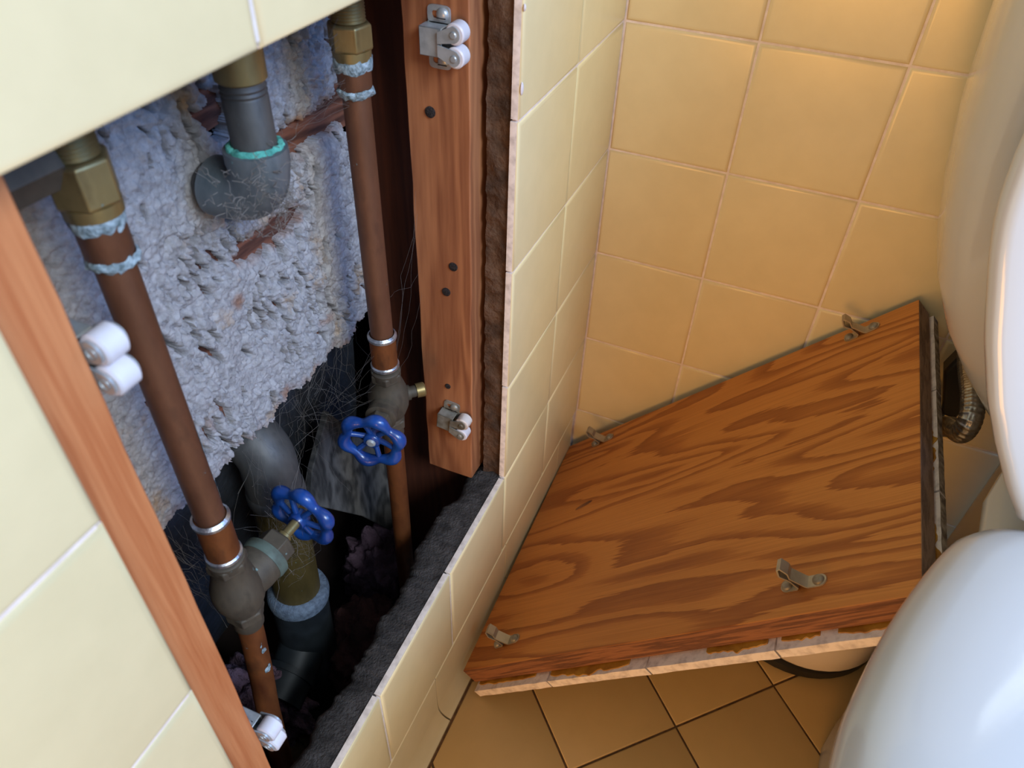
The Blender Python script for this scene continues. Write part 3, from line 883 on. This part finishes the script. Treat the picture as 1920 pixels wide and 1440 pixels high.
lump('insulation_batt', 'rosy brown insulation fluff beside the rough sill', 'insulation_brown', (-0.082, -0.352, 0.030), (0.036, 0.044, 0.046), 5.0, 'insulation', 0.4, 5)
lump('insulation_batt', 'dim lilac insulation fluff behind the slip nut', 'insulation', (-0.125, -0.262, 0.012), (0.034, 0.034, 0.052), 9.0, 'insulation', 0.4, 5)
def chunk(name, label, mat, c, s, rot, seed, cat):
    me = rough_block((-s[0], -s[1], -s[2]), s, max(s) * 0.4, min(s) * 0.35, 25 / max(s) * 0.02, seed)
    o = obj(name, me, mat, None, 25)
    o.location = c; o.rotation_euler = rot
    return tag(o, label, cat)
chunk('wood_scrap', 'short brown wood block lying below the lowest roller catch', 'debris', (-0.088, -0.455, 0.012), (0.018, 0.010, 0.009), (0.2, 0.1, 0.5), 2.0, 'scrap')
chunk('wood_scrap', 'thin dark stick slanting through the debris under the streaked pipe', 'debris', (-0.075, -0.420, 0.035), (0.005, 0.034, 0.005), (0.5, 0.2, -0.5), 4.0, 'scrap')
chunk('mortar_chunk', 'yellowish crumb of broken mortar on the cavity floor', 'debris', (-0.066, -0.432, 0.008), (0.012, 0.014, 0.009), (0.3, 0.2, 0.2), 6.0, 'rubble')
chunk('mortar_chunk', 'larger broken mortar lump against the foot of the rough sill', 'mortar_grey', (-0.050, -0.462, 0.030), (0.012, 0.028, 0.016), (0.2, 0.3, 0.2), 8.0, 'rubble')

# ------------------------------------------------------------------ cobwebs
def web(label, strands, r=0.00014):
    g = G()
    for pts in strands:
        g.tube(pts, r * random.uniform(0.6, 1.3), 3, False)
    o = g.build('cobweb', 'web', None, 0)
    o['kind'] = 'stuff'
    return tag(o, label, 'cobweb')
def strand(a, b, sag=0.005, wob=0.003, n=9):
    a, b = Vector(a), Vector(b); s = random.uniform(0, 100)
    return [a.lerp(b, i / n) + Vector((0, 0, -sag * math.sin(PI * i / n))) + noise.noise_vector(Vector((i * 0.45, s, 0))) * wob * math.sin(PI * i / n) for i in range(n + 1)]
S = []
for _ in range(120):
    a = 2 * PI * random.random(); e = random.uniform(-0.9, 0.7)
    p = Vector((SX - 0.002, SY - 0.009, 0.524)) + Vector((abs(math.cos(a)) * 0.017, math.sin(a) * 0.021, e * 0.021))
    S.append(strand(p, p + Vector((random.uniform(-0.006, 0.010), random.uniform(-0.014, 0.010), random.uniform(-0.016, 0.016))), 0.001, 0.007))
web('wisps of grey cobweb clinging to the dusty elbow', S, 0.00013)
S = []
for _ in range(48):
    y = random.uniform(-0.40, -0.25)
    S.append(strand((-0.112, y, 0.345 + random.uniform(-0.01, 0.01)), (random.uniform(-0.148, -0.09), y + random.uniform(-0.06, 0.05), random.uniform(0.20, 0.32)), 0.006, 0.012))
for _ in range(18):
    S.append(strand((-0.115, random.uniform(-0.36, -0.28), random.uniform(0.27, 0.34)), (RX, RY - 0.006, random.uniform(0.26, 0.37)), 0.008, 0.008))
web('thin cobweb threads hanging under the plaster edge', S, 0.000055)
S = []
for _ in range(45):
    S.append(strand((WX + 0.02, WY - 0.005 + random.uniform(-0.02, 0.02), random.uniform(0.20, 0.30)), (LX + random.uniform(-0.02, 0.01), random.uniform(-0.45, -0.405), random.uniform(0.25, 0.33)), 0.006, 0.010))
for _ in range(40):
    S.append(strand((-0.115, -0.452 + random.uniform(-0.03, 0.03), random.uniform(0.29, 0.34)), (LX - 0.01, LY + random.uniform(-0.01, 0.02), random.uniform(0.26, 0.33)), 0.004, 0.010))
web('tangled cobweb around the near valve', S, 0.00006)
S = []
for _ in range(26):
    S.append(strand((SX + 0.005, SY + random.uniform(-0.01, 0.02), random.uniform(0.54, 0.60)), (RX, RY - 0.008, random.uniform(0.53, 0.60)), 0.006, 0.008))
for _ in range(5):
    S.append(strand((RX + 0.004, RY + 0.008, random.uniform(0.30, 0.40)), (-0.068, -0.236, random.uniform(0.32, 0.46)), 0.005, 0.006))
web('cobweb threads strung between the brass nut and the stud', S, 0.000055)

# ------------------------------------------------------------------ the removed access panel leaning in the corner
Wd = Vector((0.68684815, 0.01647118, 0.72661428)); Hd = Vector((-0.0207529, 0.99977999, -0.00304627)); Nd = Wd.cross(Hd)
pm = Matrix.Identity(4)
for i in range(3):
    pm[i][0] = Wd[i]; pm[i][1] = Hd[i]; pm[i][2] = Nd[i]
pm.translation = Vector((0.0070, -0.3311, 0.0213))
panel = thing('access_panel', 'tiled plywood access panel leaning face down between wall and toilet', 'panel')
panel.matrix_world = pm
ORG[panel.name] = (0, 0, 0)
PWd, PHt, PT = 0.424, 0.3165, 0.0180
g = G()
g.box((0, 0, -PT), (PWd, PHt, 0.0))
me = g.mesh('plywood')
for p in me.polygons:
    p.material_index = 0 if abs(p.normal.z) > 0.5 else (1 if abs(p.normal.y) > 0.5 else 2)
ply = obj('plywood_sheet', me, ['ply', 'ply_edge', 'ply_edge_grey'], panel, 0, 0.0010, 2, True)
G().loft([[(0.078 + 0.011 * math.cos(a) * k, 0.189 + 0.0028 * math.sin(a) * k + 0.003 * math.cos(a) * k, z) for a in [2 * PI * i / 20 for i in range(20)]] for k, z in ((1.0, 0.0001), (0.9, 0.0005), (0.3, 0.0006))]).build('knot_plug', 'ply_edge', ply, 30, local=True)
# tiles glued underneath: 4 x 3, a few mm wider than the sheet on the near edge
tx = [0.0, 0.099, 0.208, 0.318, 0.427]; ty = [-0.0085, 0.102, 0.212, 0.3170]
TZ = -0.0205
for i in range(4):
    for j in range(3):
        o = bpy.data.objects.new('tile', None)
        bpy.data.objects.remove(o)
        w, h = tx[i + 1] - tx[i] - 0.0016, ty[j + 1] - ty[j] - 0.0016
        me = rough_block((-w / 2, -h / 2, -0.0040), (w / 2, h / 2, 0.0040), 0.007, 0.0004, 200, i * 3.0 + j, (0, 0, 0))
        old = (i == 3)
        me.materials.append(M['bisque']); me.materials.append(M['glaze']); me.materials.append(M['bisque_old'])
        for p in me.polygons:
            if p.normal.z < -0.7: p.material_index = 1
            elif p.normal.x > 0.7 and i == 3: p.material_index = 2
        o = bpy.data.objects.new('tile', me); COL.objects.link(o); o.parent = panel
        o.location = ((tx[i] + tx[i + 1]) / 2, (ty[j] + ty[j + 1]) / 2, TZ - 0.0040)
# glue layer, with smears squeezed out past the sheet
def smear(pts, z0, z1, name='glue_smear', mat='glue'):
    g = G().loft([[(x, y, z0) for x, y in pts], [(x, y, z1) for x, y in pts]])
    return g.build(name, mat, panel, 30, 0.0004, 1, True)
g = G(); g.box((0.004, 0.004, TZ - 0.0006), (PWd - 0.004, PHt - 0.004, -PT + 0.0002))
g.build('glue_layer', 'glue', panel, 0, local=True)
def wavy(x0, x1, y_in, depth, seed, n=24):
    top = [(x0 + (x1 - x0) * i / n, y_in) for i in range(n + 1)]
    bot = [(x0 + (x1 - x0) * i / n, y_in - 0.006 - depth * (0.75 + 0.7 * noise.noise(Vector((i * 0.35, seed, 0)))) * math.sin(PI * (i + 0.6) / (n + 1.2)) ** 0.4) for i in range(n, -1, -1)]
    return top + bot
for (x0, x1, dp, sd) in ((0.004, 0.082, 0.0034, 1.0), (0.101, 0.190, 0.0078, 3.0), (0.262, 0.312, 0.0055, 5.0), (0.322, 0.350, 0.0030, 7.0), (0.362, 0.422, 0.0046, 9.0)):
    smear(wavy(x0, x1, 0.006, dp, sd), TZ - 0.0002, TZ + 0.0009)
def wavy_x(y0, y1, x_in, depth, seed, n=20):
    top = [(x_in, y0 + (y1 - y0) * i / n) for i in range(n + 1)]
    bot = [(x_in + depth * (0.5 + 0.8 * noise.noise(Vector((i * 0.4, seed, 0)))) * math.sin(PI * (i + 0.6) / (n + 1.2)) ** 0.5, y0 + (y1 - y0) * i / n) for i in range(n, -1, -1)]
    return top + bot
for (y0, y1, dp, sd) in ((0.01, 0.075, 0.004, 2.0), (0.12, 0.17, 0.0035, 4.0)):
    smear(wavy_x(y0, y1, 0.421, dp + 0.003, sd), TZ - 0.0002, TZ + 0.0012)
# spear strikes that press into the roller catches
def strike(u, v, ang, k):
    m = Matrix.Translation((u, v, 0)) @ Matrix.Rotation(ang, 4, 'Z') @ Matrix.Scale(1.14, 4)
    hw = 0.0042; th = 0.0010
    def strip_path(pts):
        g = G(); rings = []
        for i, (x, z) in enumerate(pts):
            a = Vector(pts[max(0, i - 1)]); b = Vector(pts[min(len(pts) - 1, i + 1)])
            d = (b - a).normalized(); nx, nz = -d.y * th / 2, d.x * th / 2
            rings.append([(x + nx, -hw, z + nz), (x + nx, hw, z + nz), (x - nx, hw, z - nz), (x - nx, -hw, z - nz)])
        return g.loft(rings)
    g = strip_path([(0.0030, 0.0006), (0.0025, 0.0015), (-0.0025, 0.0085), (-0.0058, 0.0135), (-0.0040, 0.0185), (-0.0020, 0.0190), (-0.0002, 0.0140), (-0.0012, 0.0100), (0.0036, 0.0018), (0.0048, 0.0007), (0.0085, 0.0006)][3:])
    # rounded far foot
    foot = G(); pts = [(0.0080, -hw), (0.0080, hw)]
    for i in range(11):
        a = PI / 2 - PI * i / 10
        pts.append((0.0118 + 0.0042 * math.cos(a), hw * math.sin(a)))
    foot.loft([[(x, y, z) for x, y in pts] for z in (0.0001, 0.0011)])
    g.add(foot.v, foot.f)
    g2 = strip_path([(-0.0058, 0.0135), (-0.0022, 0.0085), (-0.0008, 0.0016), (-0.0022, 0.0006), (-0.0060, 0.0006)])
    g.add(g2.v, g2.f)
    foot = G(); pts = [(-0.0055, hw), (-0.0055, -hw)]
    for i in range(11):
        a = -PI / 2 - PI * i / 10
        pts.append((-0.0085 + 0.0042 * math.cos(a), hw * math.sin(a)))
    foot.loft([[(x, y, z) for x, y in pts] for z in (0.0001, 0.0011)])
    g.add(foot.v, foot.f)
    g.xf(m)
    s = g.build('strike', 'steel', panel, 30, local=True)
    for x in (0.0112, -0.0085):
        sc = G().lathe([(0.0036, 0.0010), (0.0036, 0.0016), (0.0028, 0.0028), (0.0012, 0.0033), (0, 0.0034)], (x, 0, 0), (0, 0, 1), 18, False).xf(m)
        c = sc.build('screw', 'zinc_dull', s, 40, local=True)
for k, (u, v, a) in enumerate(((0.0475, 0.0250, 0.10), (0.3459, 0.0249, 0.0), (0.3720, 0.3007, 0.06), (0.0608, 0.2978, 0.05))):
    strike(u, v, a, k)

# ------------------------------------------------------------------ toilet
TX = 0.445
toilet = thing('toilet', 'white toilet with its lid raised against the tank', 'toilet', (TX, -0.38, 0.0))
def rrect(cx, cy, hx, hy, p=4.0, n=56):
    out = []
    for i in range(n):
        a = 2 * PI * i / n
        c, s = math.cos(a), math.sin(a)
        out.append((cx + hx * math.copysign(abs(c) ** (2 / p), c), cy + hy * math.copysign(abs(s) ** (2 / p), s)))
    return out
tank = G()
lv = [(0.318, 0.085, 0.070), (0.325, 0.098, 0.076), (0.343, 0.116, 0.082), (0.367, 0.138, 0.086), (0.396, 0.160, 0.089), (0.428, 0.177, 0.090), (0.47, 0.188, 0.091), (0.52, 0.197, 0.092), (0.60, 0.204, 0.093), (0.72, 0.208, 0.094)]
tank.loft([[(x, y, z) for x, y in rrect(TX, -0.105, hx, hy, 4.5)] for z, hx, hy in lv])
tank.build('tank', 'porcelain', toilet, 60)
tl = G().loft([[(x, y, z) for x, y in rrect(TX, -0.106, hx, hy, 4.5)] for z, hx, hy in ((0.72, 0.214, 0.098), (0.724, 0.218, 0.101), (0.742, 0.218, 0.101), (0.752, 0.212, 0.096), (0.754, 0.19, 0.08))])
tl.build('tank_lid', 'porcelain', toilet, 60)
# bowl: sections from rim to foot; outline given by rear y, front y, half width
def egg(yr, yf, hw, z, sq=2.4, n=56, ywide=0.45):
    out = []
    yc = yr + (yf - yr) * ywide
    for i in range(n):
        a = 2 * PI * i / n
        c, s = math.cos(a), math.sin(a)
        x = TX + hw * math.copysign(abs(c) ** (2 / sq), c)
        L = (yr - yc) if s > 0 else (yc - yf)
        out.append((x, yc + L * math.copysign(abs(s) ** (2 / sq), s), z))
    return out
def bowl_ring(z, yr, yf, rw, fw, n=72):
    """half width rw at the back, fw at the widest point, rounded front"""
    def hw(y):
        t = min(1, max(0, (-0.25 - y) / 0.21)); t = t * t * (3 - 2 * t)
        w = max(0.034, rw - max(0.0, 0.25 + y) * 0.44)
        w = w + (fw - w) * t
        yw = yf + 0.26
        if y < yw: w *= math.sqrt(max(0.0, 1 - ((yw - y) / 0.26) ** 2))
        if y > yr - 0.02: w *= max(0.0, 1 - ((y - yr + 0.02) / 0.02) ** 3) ** 0.5
        return w
    ys = [yr + (yf - yr) * (0.5 - 0.5 * math.cos(PI * i / (n // 2))) for i in range(n // 2 + 1)]
    lft = [(TX - hw(y), y, z) for y in ys]; rgt = [(TX + hw(y), y, z) for y in ys[1:-1][::-1]]
    return lft + rgt
bowl = G().loft([bowl_ring(*q) for q in ((0.0, -0.014, -0.60, 0.112, 0.130), (0.012, -0.014, -0.60, 0.112, 0.130), (0.03, -0.014, -0.59, 0.104, 0.118), (0.10, -0.014, -0.58, 0.100, 0.104), (0.18, -0.014, -0.60, 0.102, 0.104),
        (0.24, -0.014, -0.64, 0.106, 0.120), (0.29, -0.014, -0.69, 0.106, 0.140), (0.325, -0.02, -0.72, 0.110, 0.160), (0.348, -0.06, -0.735, 0.120, 0.175), (0.356, -0.06, -0.737, 0.119, 0.174), (0.359, -0.08, -0.71, 0.10, 0.15))])
bowl.build('bowl', 'porcelain', toilet, 80)  # back drawn out to the wall to block light from the side
# seat ring
half = [(0.395, -0.2935), (0.36, -0.2945), (0.337, -0.2965), (0.320, -0.301), (0.307, -0.309), (0.296, -0.322), (0.283, -0.349), (0.269, -0.384), (0.257, -0.424), (0.2515, -0.450), (0.248, -0.49), (0.249, -0.53), (0.256, -0.58), (0.272, -0.63), (0.30, -0.68), (0.34, -0.718), (0.39, -0.745)]
cx = TX
outline = [(TX, -0.293)] + half + [(TX, -0.752)] + [(2 * TX - x, y) for x, y in half[::-1]]
def smooth_closed(pts, k=4):
    P = [Vector((p[0], p[1])) for p in pts]; n = len(P); out = []
    for i in range(n):
        p0, p1, p2, p3 = P[i - 1], P[i], P[(i + 1) % n], P[(i + 2) % n]
        for j in range(k):
            t = j / k
            out.append(0.5 * ((2 * p1) + (p2 - p0) * t + (2 * p0 - 5 * p1 + 4 * p2 - p3) * t * t + (3 * p1 - p0 - 3 * p2 + p3) * t ** 3))
    return out
oc = smooth_closed(outline)
hc = Vector((TX, -0.535))
def ring_at(f, z):
    """f: 0 at the outer edge, 1 at the inner edge of the ring"""
    out = []
    for p in oc:
        inner = hc + Vector(((p.x - hc.x) * 0.56, (p.y - hc.y) * (0.66 if p.y < hc.y else 0.60)))
        q = p.lerp(inner, f)
        out.append((q.x, q.y, z))
    return out
sec = [(0.04, 0.3595), (0.0, 0.364), (-0.004, 0.370), (0.004, 0.3775), (0.03, 0.3835), (0.09, 0.3885), (0.20, 0.3925), (0.36, 0.3945), (0.55, 0.3925), (0.75, 0.387), (0.90, 0.381), (0.98, 0.374), (1.0, 0.367), (0.95, 0.3605)]
G().loft([ring_at(f, z - 0.004) for f, z in sec], True, False, 0, True).build('seat', 'seat', toilet, 80)
# raised lid: outline in its own reclined plane
lo = [(0.3291, 0.3826), (0.3217, 0.388), (0.3138, 0.3978), (0.3071, 0.408), (0.3004, 0.4181), (0.2946, 0.4282), (0.2888, 0.4382), (0.2819, 0.4534), (0.2754, 0.4683), (0.2685, 0.488), (0.2622, 0.5072), (0.2579, 0.526), (0.2565, 0.5436), (0.2564, 0.5573), (0.259, 0.60), (0.268, 0.65), (0.29, 0.71), (0.32, 0.755), (0.37, 0.785), (0.42, 0.797)]
pl = lo + [(TX, 0.799)] + [(2 * TX - x, z) for x, z in lo[::-1]] + [(TX + 0.08, 0.381), (TX - 0.08, 0.381)]
pl = [(p.x, p.y) for p in smooth_closed(pl, 3)]
lc = (TX, 0.56)
def lid_ring(k, d):
    # k inset, d outwards along the lid's face normal (towards -y)
    out = []
    for x, z in pl:
        vx, vz = lc[0] - x, lc[1] - z; L = math.hypot(vx, vz)
        xx, zz = x + vx / L * k, z + vz / L * k
        y = -0.30 + 0.35 * (zz - 0.385) * (1.0 if zz < 0.56 else 1.0)
        y = -0.30 + (0.35 * (zz - 0.385) if zz < 0.56 else 0.35 * 0.175 + 0.12 * (zz - 0.56))
        out.append((xx, y - d, zz))
    return out
G().loft([lid_ring(0.006, -0.016), lid_ring(0.0015, -0.013), lid_ring(0.0, -0.007), lid_ring(0.001, -0.001), lid_ring(0.004, 0.0025), lid_ring(0.009, 0.003), lid_ring(0.016, 0.000), lid_ring(0.03, -0.003), lid_ring(0.10, -0.005), lid_ring(0.16, -0.005)]).build('lid', 'seat', toilet, 80)
for sx in (-1, 1):
    G().tube([(TX + sx * 0.055, -0.285, 0.372), (TX + sx * 0.095, -0.285, 0.372)], 0.011, 18).build('hinge', 'seat', toilet, 40)

# braided supply hose
ctrl = [(0.3410, -0.0165, 0.364), (0.3370, -0.020, 0.352), (0.3310, -0.025, 0.338), (0.3295, -0.050, 0.3300), (0.3290, -0.093, 0.3300), (0.3290, -0.130, 0.3330), (0.3295, -0.150, 0.3270), (0.3295, -0.148, 0.3110), (0.3280, -0.125, 0.2950), (0.3195, -0.098, 0.2640), (0.302, -0.078, 0.215), (0.290, -0.045, 0.175), (0.286, -0.007, 0.16)]
def spline(P, k):
    P = [Vector(p) for p in P]; out = []
    for i in range(len(P) - 1):
        p0 = P[max(0, i - 1)]; p1 = P[i]; p2 = P[i + 1]; p3 = P[min(len(P) - 1, i + 2)]
        for j in range(k):
            t = j / k
            out.append(0.5 * ((2 * p1) + (p2 - p0) * t + (2 * p0 - 5 * p1 + 4 * p2 - p3) * t * t + (3 * p1 - p0 - 3 * p2 + p3) * t ** 3))
    return out + [P[-1]]
hose = thing('supply_hose', 'braided steel supply hose looping beside the toilet tank', 'hose', ctrl[-1])
sp_ = spline(ctrl, 40)
G().tube(sp_, 0.0078, 36, True, False, 0, lambda s, th: 1.0 + 0.06 * math.copysign(abs(math.sin(s * 1000 + 6 * th)) ** 0.6, math.sin(s * 1000 + 6 * th)) * math.copysign(1, math.sin(s * 1000 - 6 * th))).build('braid', 'hose', hose, 80)
d = (Vector(ctrl[0]) - Vector(ctrl[1])).normalized()
G().lathe([(0.0088, 0.0), (0.0090, 0.001), (0.0090, 0.012), (0.0082, 0.013)], Vector(ctrl[1]) - d * 0.004, d, 24).build('ferrule', 'steel', hose, 40)
G().lathe([(0.013, 0.0), (0.014, 0.002), (0.014, 0.012), (0.012, 0.014)], Vector(ctrl[0]) - d * 0.004, d, 24).build('coupling_nut', 'white_plastic', hose, 40)

# round white canister, use unknown, with a dark plate on a stick, half hidden under the panel
BXc, BYc = 0.292, -0.111
bh = thing('round_canister', 'round white canister on a black disc under the panel', 'brush holder', (BXc, BYc, 0.0))
G().lathe([(0.080, 0.0), (0.084, 0.002), (0.084, 0.012), (0.078, 0.014)], (BXc, BYc, 0), (0, 0, 1), 48).build('foot', 'black_plastic', bh, 50)  # plain black disc below the canister
G().lathe([(0.060, 0.013), (0.072, 0.015), (0.076, 0.022), (0.074, 0.05), (0.060, 0.085), (0.035, 0.105), (0.018, 0.11)], (BXc + 0.006, BYc - 0.009, 0), (0, 0, 1), 48).build('canister', 'white_plastic', bh, 60)
g = G()
head = [(0.3275, 0.2860), (0.3330, 0.3080), (0.3585, 0.2620), (0.3550, 0.2400), (0.3432, 0.2415)]
g.loft([[(x, -0.044, z) for x, z in head], [(x, -0.026, z) for x, z in head]])
g.build('handle', 'black_plastic', bh, 30, 0.003, 3)
G().tube([(0.300, -0.115, 0.10), (0.322, -0.075, 0.17), (0.341, -0.036, 0.245)], [0.008, 0.007, 0.007], 16).build('stick', 'black_plastic', bh)
